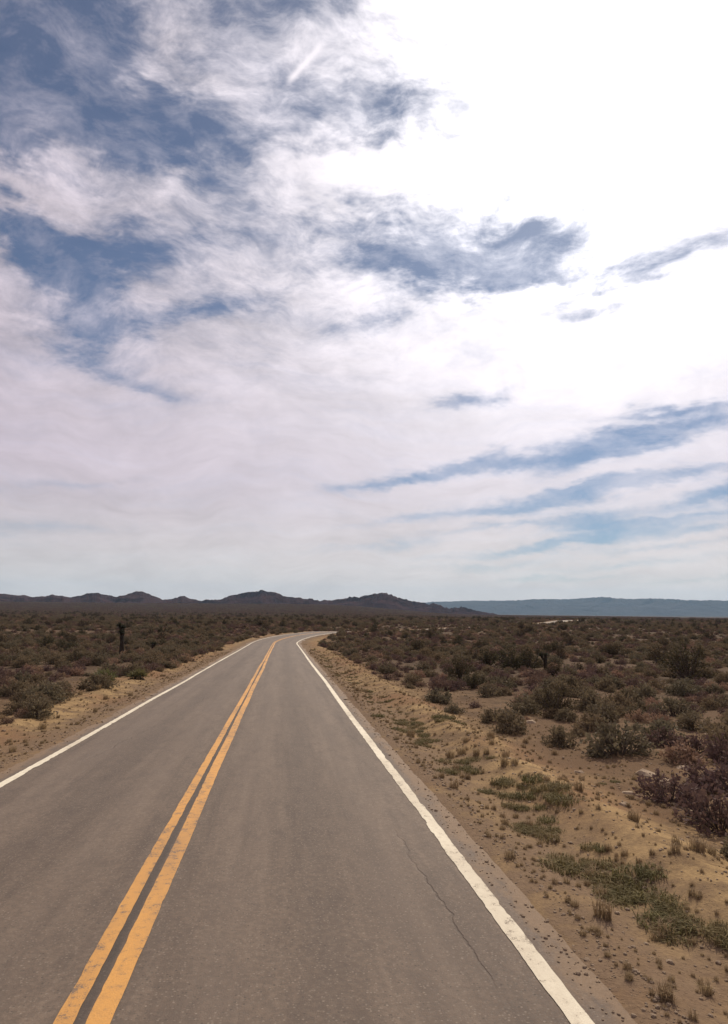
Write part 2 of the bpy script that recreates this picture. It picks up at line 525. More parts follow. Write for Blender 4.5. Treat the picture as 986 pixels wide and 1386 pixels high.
def terrain(x, y):
    x = np.asarray(x, float)
    y = np.asarray(y, float)
    r = np.hypot(x, y)
    s, t = st(x, y)
    a = np.abs(t)
    nz = .22 * fbm(x / 5, y / 5, 1, 4) + .7 * fbm(x / 45, y / 45, 2, 3) * sstep(a, 8, 40)
    nz = nz + 7 * fbm(x / 700, y / 700, 3, 3) * sstep(r, 300, 2500)
    azd = np.degrees(np.arctan2(x, np.maximum(y, 1e-3)))
    bajada = 31 * sstep(r, 500, 2500) * (1 - sstep(azd, 3, 17)) * sstep(y, 0, 600)     # fans rising to the brown mountains
    open_z = base(y) - .22 + nz + bajada
    # section across the road: sunk under the asphalt, rough verge, low graded berm, then scrub
    cut = -.14 + .115 * sstep(a, 3.35, 3.8)
    right = np.where(t > 0, 1.0, 0.6)
    berm = (.20 * np.exp(-((a - 5.75) / .55) ** 2) - .10 * sstep(a, 4.0, 4.8) - .10 * sstep(a, 6.1, 7.4)) * right
    rough = .05 * fbm(x / .5, y / .5, 4, 3) * sstep(a, 4.0, 4.8) + .10 * fbm(x / 1.8, y / 1.8, 6, 3) * sstep(a, 4.6, 6)
    near_z = road_z(s) + cut + berm + rough
    w = sstep(a, 6.5, 17)
    return near_z * (1 - w) + open_z * w


# ------------------------------------------------------------------ mesh helpers


def mesh_obj(name, verts, faces, mats, parent=None, mat_idx=None, smooth=False, link=True):
    me = bpy.data.meshes.new(name)
    me.from_pydata([tuple(v) for v in verts], [], [tuple(int(i) for i in f) for f in faces])
    for mm in mats:
        me.materials.append(mm)
    if mat_idx is not None:
        me.polygons.foreach_set('material_index', np.array(mat_idx, np.int32))
    if smooth:
        me.polygons.foreach_set('use_smooth', np.ones(len(me.polygons), bool))
    me.update()
    o = bpy.data.objects.new(name, me)
    if link:
        COL.objects.link(o)
    if parent:
        o.parent = parent
    return o


def grid_faces(nr, nc, wrap=False):
    i = np.arange(nr - 1)[:, None]
    j = np.arange(nc if wrap else nc - 1)[None, :]
    j2 = (j + 1) % nc
    a = i * nc + j
    f = np.stack([a, i * nc + j2, (i + 1) * nc + j2, (i + 1) * nc + j], -1)
    return f.reshape(-1, 4)


def fattr(o, name, vals):
    at = o.data.attributes.new(name, 'FLOAT', 'POINT')
    at.data.foreach_set('value', np.asarray(vals, np.float32).ravel())


def tag(o, label=None, cat=None, group=None, kind=None):
    if label:
        o['label'] = label
    if cat:
        o['category'] = cat
    if group:
        o['group'] = group
    if kind:
        o['kind'] = kind
    return o


# ------------------------------------------------------------------ ground sheet
def build_ground():
    yaw = -YAW
    az = np.concatenate([np.arange(-46, 46.01, .35) + yaw, np.arange(49, 311.1, 3.0) + yaw])
    az = np.radians(az)
    R = [0.6]
    while R[-1] < 14500:
        R.append(R[-1] * 1.027)
    R = np.array(R)
    rr, aa = np.meshgrid(R, az, indexing='ij')
    x, y = rr * np.sin(aa), rr * np.cos(aa)
    z = terrain(x, y)
    v = np.stack([x, y, z], -1).reshape(-1, 3)
    nc = len(az)
    f = [q[::-1] for q in grid_faces(len(R), nc, True).tolist()]
    c = len(v)
    v = np.vstack([v, [[0, 0, float(terrain(np.array([0.]), np.array([0.]))[0])]]])
    f += [[c, (j + 1) % nc, j] for j in range(nc)]
    g = mesh_obj('ground', v, f, [M['ground']], smooth=True)
    s, t = st(v[:, 0], v[:, 1])
    a = np.abs(t) + .9 * fbm(v[:, 0] / 2.2, v[:, 1] / 2.2, 21, 3)
    left = np.where(t < 0, .2, 0)
    fattr(g, 'verge', 1 - sstep(a, 5.9 + left, 7.6 + left))
    fattr(g, 'edge', 1 - sstep(a, 4.1, 5.6))
    r = np.hypot(v[:, 0], v[:, 1])
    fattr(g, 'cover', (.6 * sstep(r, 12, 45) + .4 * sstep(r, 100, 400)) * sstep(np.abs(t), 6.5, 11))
    tag(g, 'tan and reddish desert soil stretching to the mountains', 'ground', kind='structure')
    return g


build_ground()


# ------------------------------------------------------------------ road and its painted lines
def s_samples(smax=1500):
    s = [np.arange(-25, 60, .12), np.arange(60, 200, .4), np.arange(200, smax, 4.0)]
    return np.concatenate(s)


def build_road():
    s = s_samples()
    x, y, nx, ny = road_xy(s)
    z = road_z(s)
    eR, eL = asph_edge(s, 1), -asph_edge(s, -1)
    cols = [eL, eL * 0 - 3.45, eL * 0 - 1.7, eL * 0, eL * 0 + 1.7, eL * 0 + 3.45, eR]
    dz = [-.045, -.03, 0, .025, 0, -.03, -.045]
    V, T, Sa = [], [], []
    for c, d in zip(cols, dz):
        V.append(np.stack([x + nx * c, y + ny * c, z + d], -1))
        T.append(c)
        Sa.append(s)
    V = np.stack(V, 1).reshape(-1, 3)
    f = [q[::-1] for q in grid_faces(len(s), 7).tolist()]
    f = [q[::-1] for q in f]
    road = mesh_obj('road', V, f, [M['asphalt']], smooth=True)
    fattr(road, 'across', np.stack(T, 1))
    fattr(road, 'along', np.stack(Sa, 1))
    tag(road, 'two lane weathered grey brown asphalt road bending away', 'road', kind='structure')

    def crown(t):
        return np.interp(np.abs(t), [0, 1.7, 3.45, 4.5], [.025, 0, -.03, -.05])

    def line(name, t0, wid, mat, jit, seed, label):
        ss = np.concatenate([np.arange(-20, 45, .05), np.arange(45, 120, .3), np.arange(120, 1200, 3.0)])
        X, Y, NX, NY = road_xy(ss)
        Z = road_z(ss)
        lo = t0 - wid / 2 + jit * fbm(ss * 7.0, ss * 0 + seed, seed, 4)
        hi = t0 + wid / 2 + jit * fbm(ss * 7.0, ss * 0 + seed + 40, seed + 3, 4)
        lo = lo + jit * 6 * np.clip(fbm(ss * 2.3, ss * 0 + seed + 11, seed + 60, 5) - .26, 0, 1)
        hi = hi - jit * 6 * np.clip(fbm(ss * 2.3, ss * 0 + seed + 71, seed + 80, 5) - .26, 0, 1)
        off = .05 * fbm(ss * .12, ss * 0 + seed, 31, 2)
        V = []
        for c in (lo + off, hi + off):
            V.append(np.stack([X + NX * c, Y + NY * c, Z + crown(c) + .006], -1))
        V = np.stack(V, 1).reshape(-1, 3)
        o = mesh_obj(name, V, grid_faces(len(ss), 2).tolist(), [mat], parent=road)
        o['label'] = label
        return o
    line('centre_line', -.120, .130, M['yellow'], .006, 1, 'narrow solid yellow stripe of the double centre line, outer bend side')
    line('centre_line', .0935, .163, M['yellow'], .006, 2, 'solid yellow stripe of the double centre line, inner bend side')
    line('edge_line', 3.30, .165, M['white'], .012, 3, 'worn white edge line along the inside of the bend')
    line('edge_line', -3.30, .15, M['white'], .012, 4, 'worn white edge line along the outside of the bend')


build_road()


# ------------------------------------------------------------------ mountains
def mountain(name, prof, R, depth, mat, label, seed, step=.06, foot=60, ntex=1.0, calm=1.0):
    azs, els = [], []
    for px, py in prof:
        d = ray(px, py)
        azs.append(math.atan2(d.x, d.y))
        els.append(math.atan2(d.z, math.hypot(d.x, d.y)))
    azs, els = np.array(azs), np.array(els)
    az = np.arange(azs[0], azs[-1], math.radians(step))
    e = np.interp(az, azs, els)
    e = e + np.radians(.11) * fbm(np.degrees(az) * 2.2, az * 0, seed, 6) * ntex
    nr = 56
    k = np.linspace(-1, 1, nr)
    rr = R + depth * k[None, :] + 0 * az[:, None]
    aa = az[:, None] + 0 * rr
    x, y = rr * np.sin(aa), rr * np.cos(aa)
    sc = depth * .34
    wx, wy = fbm(x / sc, y / sc, seed + 1, 3) * .8, fbm(x / sc, y / sc, seed + 2, 3) * .8
    rid = 1 - np.abs(fbm(x / sc + wx, y / sc + wy, seed + 5, 6)) * 2.6
    lump = fbm(x / sc / 1.7, y / sc / 1.7, seed + 9, 3)
    shape = np.clip(1 - np.abs(k) ** 1.4, 0, 1)[None, :]
    raw = np.clip(shape * (.62 + (.38 * rid + .35 * lump) * calm), 0, None)
    gz = terrain(x, y) - 6
    # height needed for the skyline over the (smoothed) strength of the relief below it
    top = raw.max(axis=1)
    win = max(3, int(.8 / step))
    ker = np.hanning(win + 2)
    top = np.convolve(np.pad(top, win, 'edge'), ker / ker.sum(), 'same')[win:-win]
    fac = np.maximum(CAM_H + np.tan(e) * R - gz[:, nr // 2], 0) / top
    z = gz - foot * (1 - shape) * .2 + raw * fac[:, None]
    V = np.stack([x, y, z], -1).reshape(-1, 3)
    o = mesh_obj(name, V, grid_faces(len(az), nr).tolist(), [mat], smooth=False)
    tag(o, label, 'mountain', kind='structure')
    return o


brown_prof = [(-330, 812), (-250, 802), (-160, 808), (-90, 799), (-40, 805), (0, 803), (30, 805.6), (51, 808), (76, 804), (96, 808), (120, 803), (132, 801.6),
              (157, 808), (172, 804), (182, 801), (190, 800.6), (203, 804.6), (220, 812), (236, 810.7), (246, 807), (256, 809),
              (269, 812.7), (299, 810.7), (312, 806), (325, 803), (340, 801), (349, 799.5), (355, 796.5), (361, 799.5), (373, 800.6), (385, 805.6),
              (406, 809.7), (431, 812.5), (451, 812), (472, 808), (487, 806.6), (501, 804.6), (516, 802.6), (526, 804), (537, 807),
              (557, 813), (587, 817), (608, 822), (625, 821), (633, 824), (660, 829), (700, 836)]
mountain('brown_mountains', brown_prof, 2900, 520, M['hill'], 'low dark brown rocky mountain range with a small knob summit', 11)
blue_prof = [(480, 828), (540, 818), (592, 814.5), (638, 813), (689, 813), (724, 811), (770, 811), (816, 808), (851, 811), (892, 810),
             (932, 812), (986, 813), (1060, 811), (1150, 814), (1250, 812), (1400, 820)]
mountain('blue_mountains', blue_prof, 12600, 1700, M['farhill'], 'long pale blue mountain range far off in haze', 23, ntex=.25, calm=.35)


# ------------------------------------------------------------------ plants: templates
def rnd_unit(rng):
    v = rng.normal(size=3)
    return v / np.linalg.norm(v)


def shrub_geo(seed, rad, h, stems, leaves, leaf, spread=1.0, upper=.35, flat=1.0):
    """stems fan out from the root and carry clustered small leaves; returns stem and leaf geometry"""
    rng = np.random.default_rng(seed)
    sv, sf, lv, lf = [], [], [], []
    lob = rng.uniform(0, 2 * math.pi, 3)
    for i in range(stems):
        az = rng.uniform(0, 2 * math.pi)
        el = math.acos(rng.uniform(0.08, 1.0) ** (1 / spread)) if spread != 1 else math.acos(rng.uniform(.06, 1))
        lobe = 1 + .14 * math.sin(2 * az + lob[0]) + .10 * math.sin(3 * az + lob[1])
        ln = rng.uniform(.84, 1.05) * lobe
        tip = np.array([math.sin(el) * math.cos(az) * rad * ln, math.sin(el) * math.sin(az) * rad * ln,
                        max(.12, math.cos(el)) * h * rng.uniform(.8, 1.08)])
        root = np.array([math.cos(az), math.sin(az), 0]) * rad * rng.uniform(0, .16)
        root[2] = -.05
        mid = root * .45 + tip * .55 + np.array([0, 0, .12 * h]) + rng.normal(size=3) * .05 * rad
        pts = [((1 - q) ** 2) * root + 2 * q * (1 - q) * mid + q * q * tip for q in (0, .35, .7, 1)]
        w0 = .012 * (rad + h)
        side = np.cross(tip - root, rnd_unit(rng))
        side /= np.linalg.norm(side) + 1e-6
        up = np.cross(tip - root, side)
        up /= np.linalg.norm(up) + 1e-6
        b0 = len(sv)
        for q, p in enumerate(pts):
            w = w0 * (1 - .26 * q)
            for an in (0, 2.1, 4.2):
                sv.append(p + (side * math.cos(an) + up * math.sin(an)) * w)
        for q in range(3):
            for a in range(3):
                sf.append((b0 + q * 3 + a, b0 + q * 3 + (a + 1) % 3, b0 + q * 3 + 3 + (a + 1) % 3, b0 + q * 3 + 3 + a))
        for j in range(leaves):
            q = upper + (1.05 - upper) * rng.random() ** .7
            p = ((1 - q) ** 2) * root + 2 * q * (1 - q) * mid + q * q * tip + rng.normal(size=3) * .075 * rad
            if p[2] < .01:
                p[2] = rng.uniform(.01, .06)
            d = rnd_unit(rng) + (p - root) / rad * .8
            d /= np.linalg.norm(d)
            s = np.cross(d, rnd_unit(rng))
            s /= np.linalg.norm(s) + 1e-6
            L = leaf * rng.uniform(.6, 1.4)
            wd = L * .30
            b = len(lv)
            lv += [p, p + d * L * .5 + s * wd, p + d * L, p + d * L * .5 - s * wd]
            lf.append((b, b + 1, b + 2, b + 3))
    return (sv, sf), (lv, lf)


def tuft_geo(seed, rad, h, blades, width, lean=.6):
    rng = np.random.default_rng(seed)
    v, f = [], []
    for i in range(blades):
        az = rng.uniform(0, 2 * math.pi)
        r0 = rad * .55 * math.sqrt(rng.random())
        a2 = rng.uniform(0, 2 * math.pi)
        p0 = np.array([math.cos(a2) * r0, math.sin(a2) * r0, -.02])
        L = h * rng.uniform(.5, 1.15)
        le = lean * rng.uniform(.2, 1.3)
        d = np.array([math.cos(az), math.sin(az), 0])
        sd = np.array([-d[1], d[0], 0])
        p1 = p0 + d * L * .25 * le + np.array([0, 0, L * .6])
        p2 = p0 + d * L * .85 * le + np.array([0, 0, L * (1.0 - .3 * le)])
        w = width * rng.uniform(.7, 1.3)
        b = len(v)
        v += [p0 - sd * w / 2, p0 + sd * w / 2, p1 + sd * w * .4, p1 - sd * w * .4, p2]
        f += [(b, b + 1, b + 2, b + 3), (b + 3, b + 2, b + 4)]
    return v, f


def spike_ball(rng, c, n, L, w, low=-.35, up=None):
    v, f = [], []
    for i in range(n):
        d = rnd_unit(rng)
        while d[2] < low:
            d = rnd_unit(rng)
        if up is not None:
            d = d + np.array(up) * .5
            d /= np.linalg.norm(d)
        s = np.cross(d, rnd_unit(rng))
        s /= np.linalg.norm(s)
        l = L * rng.uniform(.7, 1.1)
        a = c + d * .05
        b = len(v)
        v += [a - s * w, a + s * w, c + d * l * .5 + s * w * .8, c + d * l * .5 - s * w * .8, c + d * l]
        f += [(b, b + 1, b + 2, b + 3), (b + 3, b + 2, b + 4)]
    return v, f


def rock_geo(seed, flat=.6):
    rng = np.random.default_rng(seed)
    v, f = [], []
    n, m = 7, 5
    for i in range(1, m):
        th = math.pi * i / m
        for j in range(n):
            ph = 2 * math.pi * (j + .5 * (i % 2)) / n
            r = rng.uniform(.78, 1.15)
            v.append([math.sin(th) * math.cos(ph) * r, math.sin(th) * math.sin(ph) * r, math.cos(th) * r * flat])
    for i in range(m - 2):
        for j in range(n):
            f.append((i * n + j, (i + 1) * n + j, (i + 1) * n + (j + 1) % n, i * n + (j + 1) % n))
    f.append(tuple(range(n)))
    f.append(tuple(range((m - 2) * n, (m - 1) * n))[::-1])
    return v, f


class Kind:
    """a kind of plant: template meshes as separate parts and as one mesh for far copies"""
    def __init__(self, name, parts_list, mats, part_names):
        self.name = name
        self.part_names = part_names
        self.meshes, self.whole = [], []
        for i, parts in enumerate(parts_list):
            ms = []
            V, Fc, I = [], [], []
            for q, (v, f) in enumerate(parts):
                o = mesh_obj(part_names[q], v, f, [mats[q]], link=False)
                ms.append(o.data)
                bpy.data.objects.remove(o)
                b = len(V)
                V += list(v)
                Fc += [tuple(a + b for a in ff) for ff in f]
                I += [q] * len(f)
            self.meshes.append(ms)
            self.whole.append(mesh_obj(name, V, Fc, mats, mat_idx=I, link=False))

    def place(self, x, y, scale, rot, var, label, cat, group=None, parts=True, sink=.03, sz=1.0, name=None):
        z = float(terrain(np.array([x]), np.array([y]))[0]) - sink * scale
        nm = name or self.name
        if parts:
            root = bpy.data.objects.new(nm, None)
            root.empty_display_size = .2
            COL.objects.link(root)
            for pn, me in zip(self.part_names, self.meshes[var]):
                c = bpy.data.objects.new(pn, me)
                COL.objects.link(c)
                c.parent = root
        else:
            root = bpy.data.objects.new(nm, self.whole[var].data)
            COL.objects.link(root)
        root.location = (x, y, z)
        root.rotation_euler = (0, 0, rot)
        root.scale = (scale, scale, scale * sz)
        tag(root, label, cat, group)
        return root


def scatter_stuff(name, kind, pts, label, cat):
    """many copies that nobody could count, as one object"""
    pts = np.array(pts)
    me = bpy.data.meshes.new(name)
    me.from_pydata([tuple(p[:3]) for p in pts], [], [])
    o = bpy.data.objects.new(name, me)
    COL.objects.link(o)
    fattr(o, 'rot', pts[:, 3])
    fattr(o, 'scl', pts[:, 4])
    at = me.attributes.new('idx', 'INT', 'POINT')
    at.data.foreach_set('value', pts[:, 5].astype(np.int32))
    g = bpy.data.node_groups.new(name + '_scatter', 'GeometryNodeTree')
    g.interface.new_socket('Geometry', in_out='INPUT', socket_type='NodeSocketGeometry')
    g.interface.new_socket('Geometry', in_out='OUTPUT', socket_type='NodeSocketGeometry')
    gi, go = g.nodes.new('NodeGroupInput'), g.nodes.new('NodeGroupOutput')
    ip = g.nodes.new('GeometryNodeInstanceOnPoints')
    jn = g.nodes.new('GeometryNodeJoinGeometry')
    for w in kind.whole:
        oi = g.nodes.new('GeometryNodeObjectInfo')
        oi.inputs['Object'].default_value = w
        oi.inputs['As Instance'].default_value = True
        g.links.new(oi.outputs['Geometry'], jn.inputs[0])
    ip.inputs['Pick Instance'].default_value = True

    def na(nm, tp):
        n = g.nodes.new('GeometryNodeInputNamedAttribute')
        n.data_type = tp
        n.inputs['Name'].default_value = nm
        return n.outputs['Attribute']
    cx = g.nodes.new('ShaderNodeCombineXYZ')
    g.links.new(na('rot', 'FLOAT'), cx.inputs[2])
    g.links.new(gi.outputs[0], ip.inputs['Points'])
    g.links.new(jn.outputs[0], ip.inputs['Instance'])
    g.links.new(na('idx', 'INT'), ip.inputs['Instance Index'])
    g.links.new(cx.outputs[0], ip.inputs['Rotation'])
    g.links.new(na('scl', 'FLOAT'), ip.inputs['Scale'])
    g.links.new(ip.outputs[0], go.inputs[0])
    md = o.modifiers.new('scatter', 'NODES')
    md.node_group = g
    tag(o, label, cat, kind='stuff')
    return o


SAGE = Kind('sagebrush', [shrub_geo(100 + i, .55, .55, 46, 26, .075) for i in range(5)], [M['twig'], M['sage']], ['branches', 'foliage'])
BROWN = Kind('burrobrush', [shrub_geo(200 + i, .45, .42, 44, 20, .06, upper=.25) for i in range(5)], [M['twig'], M['brown']], ['branches', 'foliage'])
def clump_geo(seed):
    rng = np.random.default_rng(seed)
    sv, sf, lv, lf = [], [], [], []
    for i in range(9):
        (v1, f1), (v2, f2) = shrub_geo(seed * 50 + i, rng.uniform(.5, 1.0), rng.uniform(.5, 1.0), 7, 9, .32)
        off = np.array([rng.uniform(-3, 3), rng.uniform(-3, 3), 0])
        for (V, Fc, v, f) in ((sv, sf, v1, f1), (lv, lf, v2, f2)):
            b = len(V)
            V += [q + off for q in v]
            Fc += [tuple(a + b for a in ff) for ff in f]
    return (sv, sf), (lv, lf)


CLUMP = Kind('scrub_clump', [clump_geo(11 + i) for i in range(5)], [M['twig'], M['brown']], ['branches', 'foliage'])
CLUMP2 = Kind('scrub_clump', [clump_geo(21 + i) for i in range(5)], [M['twig'], M['sage']], ['branches', 'foliage'])
DRY = Kind('dry_bush', [shrub_geo(250 + i, .40, .38, 60, 9, .07, upper=.3) for i in range(4)], [M['deadtwig'], M['dry']], ['branches', 'foliage'])
CREO = Kind('creosote_bush', [shrub_geo(300 + i, .75, 1.25, 44, 34, .085, upper=.3) for i in range(4)], [M['twig'], M['olive']], ['branches', 'foliage'])
def single(name, geos, mat, pn):
    return Kind(name, [[g] for g in geos], [mat], [pn])


GREEN = single('green_weed', [tuft_geo(400 + i, .34, .11, 190, .010, 1.5) for i in range(5)], M['green'], 'blades')
STRAW = single('dry_grass_tuft', [tuft_geo(500 + i, .16, .24, 90, .009, .8) for i in range(5)], M['straw'], 'blades')
ROCK = single('pale_rock', [rock_geo(600 + i) for i in range(6)], M['rock'], 'stone')
JOSHUA = None


def joshua_geo(seed, h, arms):
    """shaggy trunk with short arms, each ending in a head of stiff spikes"""
    rng = np.random.default_rng(seed)
    tv, tf, cv, cf = [], [], [], []

    def limb(p0, p1, r0, r1):
        n, m = 7, 8
        ax = p1 - p0
        s = np.cross(ax, [.3, .8, .1])
        s /= np.linalg.norm(s)
        u = np.cross(ax, s)
        u /= np.linalg.norm(u)
        b = len(tv)
        for i in range(n):
            q = i / (n - 1)
            for j in range(m):
                r = (r0 + (r1 - r0) * q) * rng.uniform(.75, 1.25)
                a = 2 * math.pi * j / m
                tv.append(p0 + ax * q + (s * math.cos(a) + u * math.sin(a)) * r)
        for i in range(n - 1):
            for j in range(m):
                tf.append((b + i * m + j, b + i * m + (j + 1) % m, b + (i + 1) * m + (j + 1) % m, b + (i + 1) * m + j))
        # hanging dead leaves
        for i in range(int(60 * np.linalg.norm(ax) / 1.0)):
            q = rng.random()
            a = rng.uniform(0, 6.28)
            d = s * math.cos(a) + u * math.sin(a)
            r = r0 + (r1 - r0) * q
            p = p0 + ax * q + d * r * .8
            e = p + d * rng.uniform(.05, .14) - np.array([0, 0, rng.uniform(.12, .28)])
            w = np.cross(d, ax)
            w = w / np.linalg.norm(w) * .02
            b2 = len(tv)
            tv.extend([p - w, p + w, e])
            tf.append((b2, b2 + 1, b2 + 2))
    top = np.array([.05, .03, h * .8])
    limb(np.array([0, 0, -.1]), top, .19, .14)
    heads = [top]
    for i in range(arms):
        a = rng.uniform(0, 6.28)
        p0 = top * rng.uniform(.55, .9)
        p1 = p0 + np.array([math.cos(a) * rng.uniform(.25, .5), math.sin(a) * rng.uniform(.25, .5), rng.uniform(.35, .7)])
        limb(p0, p1, .12, .11)
        heads.append(p1)
    for hd in heads:
        v, f = spike_ball(rng, hd, 130, .42, .018, -.5, (0, 0, .6))
        b = len(cv)
        cv += v
        cf += [tuple(q + b for q in ff) for ff in f]
    return (tv, tf), (cv, cf)


JOSHUA = Kind('joshua_tree', [joshua_geo(71, 2.7, 2), joshua_geo(72, 2.2, 3), joshua_geo(75, 1.9, 1)], [M['thatch'], M['darkspike']], ['trunk', 'crown'])


def yucca_geo(seed):
    rng = np.random.default_rng(seed)
    cv, cf, tv, tf = [], [], [], []
    for c in ([0, 0, .22], [.22, .1, .16], [-.18, .16, .18], [.02, -.2, .14]):
        v, f = spike_ball(rng, np.array(c), 70, .48, .02, -.1)
        b = len(cv)
        cv += v
        cf += [tuple(q + b for q in ff) for ff in f]
        v, f = spike_ball(rng, np.array(c) * [1, 1, .5], 40, .3, .02, -.6, (0, 0, -.8))
        v = [np.array([q[0], q[1], max(q[2], -.05)]) for q in v]
        b = len(tv)
        tv += v
        tf += [tuple(q + b for q in ff) for ff in f]
    return (tv, tf), (cv, cf)


YUCCA = Kind('yucca', [yucca_geo(81), yucca_geo(82)], [M['thatch'], M['yucca']], ['dead_skirt', 'leaf_rosette'])

# ------------------------------------------------------------------ plants that stand out in the photograph
R_ = random.Random(7)
taken = []          # (x, y, radius) kept clear of the scattered scrub


def ground_at(px, py):
    """the point of the ground seen at a pixel of the photograph (found once, then fixed in the world)"""
    d = ray(px, py)
    k = 3.0 * 1.002 ** np.arange(3200)
    z = terrain(d.x * k, d.y * k)
    i = int(np.argmax(CAM_H + d.z * k <= z))
    return d.x * k[i], d.y * k[i]


def stand(kind, px, py, scale, var, label, cat, group=None, sz=1.0, keep=1.0, name=None):
    x, y = ground_at(px, py)
    taken.append((x, y, keep * scale))
    if keep > 2:
        taken.append((x * .95, y * .95, 1.3))
    return kind.place(x, y, scale, R_.uniform(0, 6.28), var, label, cat, group, True, sz=sz, name=name)


stand(JOSHUA, 165, 886, 1.12, 0, 'tall narrow dark joshua tree standing alone in the scrub outside the bend', 'tree', keep=1.5)
stand(JOSHUA, 206, 884, .62, 2, 'short dark joshua tree beside the tall one outside the bend', 'tree', keep=1.2)
stand(JOSHUA, 739, 908, .72, 2, 'stubby dark joshua tree at the end of a creosote clump', 'tree', keep=2.5)
stand(YUCCA, 141, 924, 1.2, 0, 'larger yellow green spiky yucca beside the dirt verge outside the bend', 'yucca', keep=2.2)
stand(YUCCA, 187, 919, .95, 1, 'smaller yellow green spiky yucca beside a larger one near the verge', 'yucca', keep=2.5)
stand(SAGE, 836, 1022, 1.32, 1, 'big round grey green sagebrush on bare tan soil past the berm', 'shrub', sz=1.0, keep=.9, name='sagebrush')
stand(CREO, 930, 921, 1.85, 0, 'broad dark creosote bush standing taller than the scrub around it', 'shrub', sz=.95)
for q, (px, py, sc) in enumerate([(662, 902, 1.25), (690, 906, 1.45), (716, 906, 1.35), (640, 896, 1.0)]):
    stand(CREO, px, py, sc, q % 4, 'dark creosote bush in the close clump beside the stubby joshua tree', 'shrub', 'creosote clump inside the bend', sz=.9)
stand(BROWN, 975, 1118, 1.45, 0, 'large dark purplish burrobrush at the foot of the berm', 'shrub', keep=.6)
for q, (px, py, sc) in enumerate([(968, 1068, 1.25), (905, 1085, 1.1), (900, 1010, 1.0), (938, 1020, 1.05), (975, 1030, 1.2)]):
    stand(BROWN, px, py, sc, q % 5, 'dark brown burrobrush on tan soil behind the berm near the big round sagebrush', 'shrub', 'burrobrush behind the berm', keep=.6)

# green weeds along the verge, as clumps of low tufts
weed_px = [(412, 872, 1.0), (420, 876, 1.1), (436, 890, 1.2), (444, 903, 1.3), (462, 905, 1.0), (500, 945, 1.2), (508, 952, 1.1), (518, 970, 1.0),
           (532, 978, 1.2), (548, 990, 1.1), (556, 982, .9), (604, 974, 1.4), (600, 970, 1.1), (612, 978, 1.0), (618, 1036, 1.1), (632, 1044, 1.2),
           (605, 1048, .9), (650, 1030, .9), (690, 1060, 1.1), (716, 1066, 1.2), (735, 1072, 1.3), (752, 1080, 1.3), (766, 1072, 1.1), (742, 1090, 1.0),
           (700, 1086, .9), (660, 1075, .8), (722, 1130, 1.0), (744, 1136, 1.0), (790, 1150, .9), (768, 1168, .8), (760, 1176, 1.1), (812, 1172, .9),
           (842, 1200, 1.2), (856, 1206, 1.3), (850, 1222, 1.2), (872, 1232, 1.0), (905, 1246, 1.1), (930, 1262, 1.2), (955, 1280, 1.1), (976, 1286, 1.1),
           (890, 1228, .9), (820, 1060, .7), (575, 1000, .8), (480, 925, 1.0), (455, 915, .9), (470, 880, 1.0), (452, 870, 1.0), (430, 868, 1.0), (445, 866, 1.1)]
for q, (px, py, sc) in enumerate(weed_px):
    x, y = ground_at(px, py)
    for e in range(2):
        GREEN.place(x + R_.uniform(-.22, .22), y + R_.uniform(-.3, .3), sc * R_.uniform(.65, 1.15), R_.uniform(0, 6.28), R_.randrange(5),
                    'low green weed tuft on the sandy verge inside the bend', 'weed', 'green weeds on the verge inside the bend', False, sink=.0)
rngp = np.random.default_rng(5)
for i in range(150):
    s = 7 + 75 * rngp.random() ** 1.3
    if float(fbm(np.array([s * .35]), np.array([3.3]), 77, 3)[0]) < -.05:
        continue
    t = 4.85 + .45 * float(fbm(np.array([s * .2]), np.array([8.1]), 78, 2)[0]) + rngp.uniform(-.35, .35)
    x, y, nx, ny = road_xy(np.array([s]))
    GREEN.place(float(x[0] + nx[0] * t), float(y[0] + ny[0] * t), rngp.uniform(.45, 1.0), rngp.uniform(0, 6.28), int(rngp.integers(5)),
                'low green weed tuft on the sandy verge inside the bend', 'weed', 'green weeds on the verge inside the bend', False, sink=.0)
# weeds and dry grass along both verges
nst = 0
for i in range(110):
    s = 3 + 75 * rngp.random() ** 1.5
    side = 1 if rngp.random() < .6 else -1
    t = side * (rngp.uniform(4.2, 6.2) if side > 0 else rngp.uniform(4.3, 8.2))
    x, y, nx, ny = road_xy(np.array([s]))
    x, y = float(x[0] + nx[0] * t), float(y[0] + ny[0] * t)
    where = 'inside' if side > 0 else 'outside'
    if side < 0 and rngp.random() < .25 and abs(t) < 5.2:
        GREEN.place(x, y, rngp.uniform(.5, .9), rngp.uniform(0, 6.28), int(rngp.integers(5)),
                    'low green weed tuft at the asphalt edge outside the bend', 'weed', 'green weeds on the verge outside the bend', False, sink=0)
    else:
        STRAW.place(x, y, rngp.uniform(.5, 1.1), rngp.uniform(0, 6.28), int(rngp.integers(5)),
                    'dry straw coloured grass tuft on the verge %s the bend' % where, 'grass', 'dry grass on the verge %s the bend' % where, False, sink=0)
# pale rocks in the scrub
rock_px = [(778, 936, .22), (808, 928, .14), (872, 930, .16), (873, 952, .26), (964, 994, .2), (925, 988, .16), (717, 978, .2), (784, 1046, .12), (850, 1075, .14),
           (900, 1060, .2), (875, 1048, .22), (940, 1100, .12), (846, 1090, .1), (760, 1005, .14), (640, 955, .16), (925, 1040, .16), (60, 930, .2), (90, 905, .2), (230, 880, .2)]
for q, (px, py, sc) in enumerate(rock_px):
    x, y = ground_at(px, py)
    ROCK.place(x, y, sc, R_.uniform(0, 6.28), q % 6, 'pale weathered rock lying among the desert shrubs', 'rock', 'pale rocks among the shrubs', False, sink=.2)

# ------------------------------------------------------------------ scattered scrub
def in_view(x, y, margin):
    a = math.degrees(math.atan2(x, y)) + YAW
    return abs(a) < 29 + margin


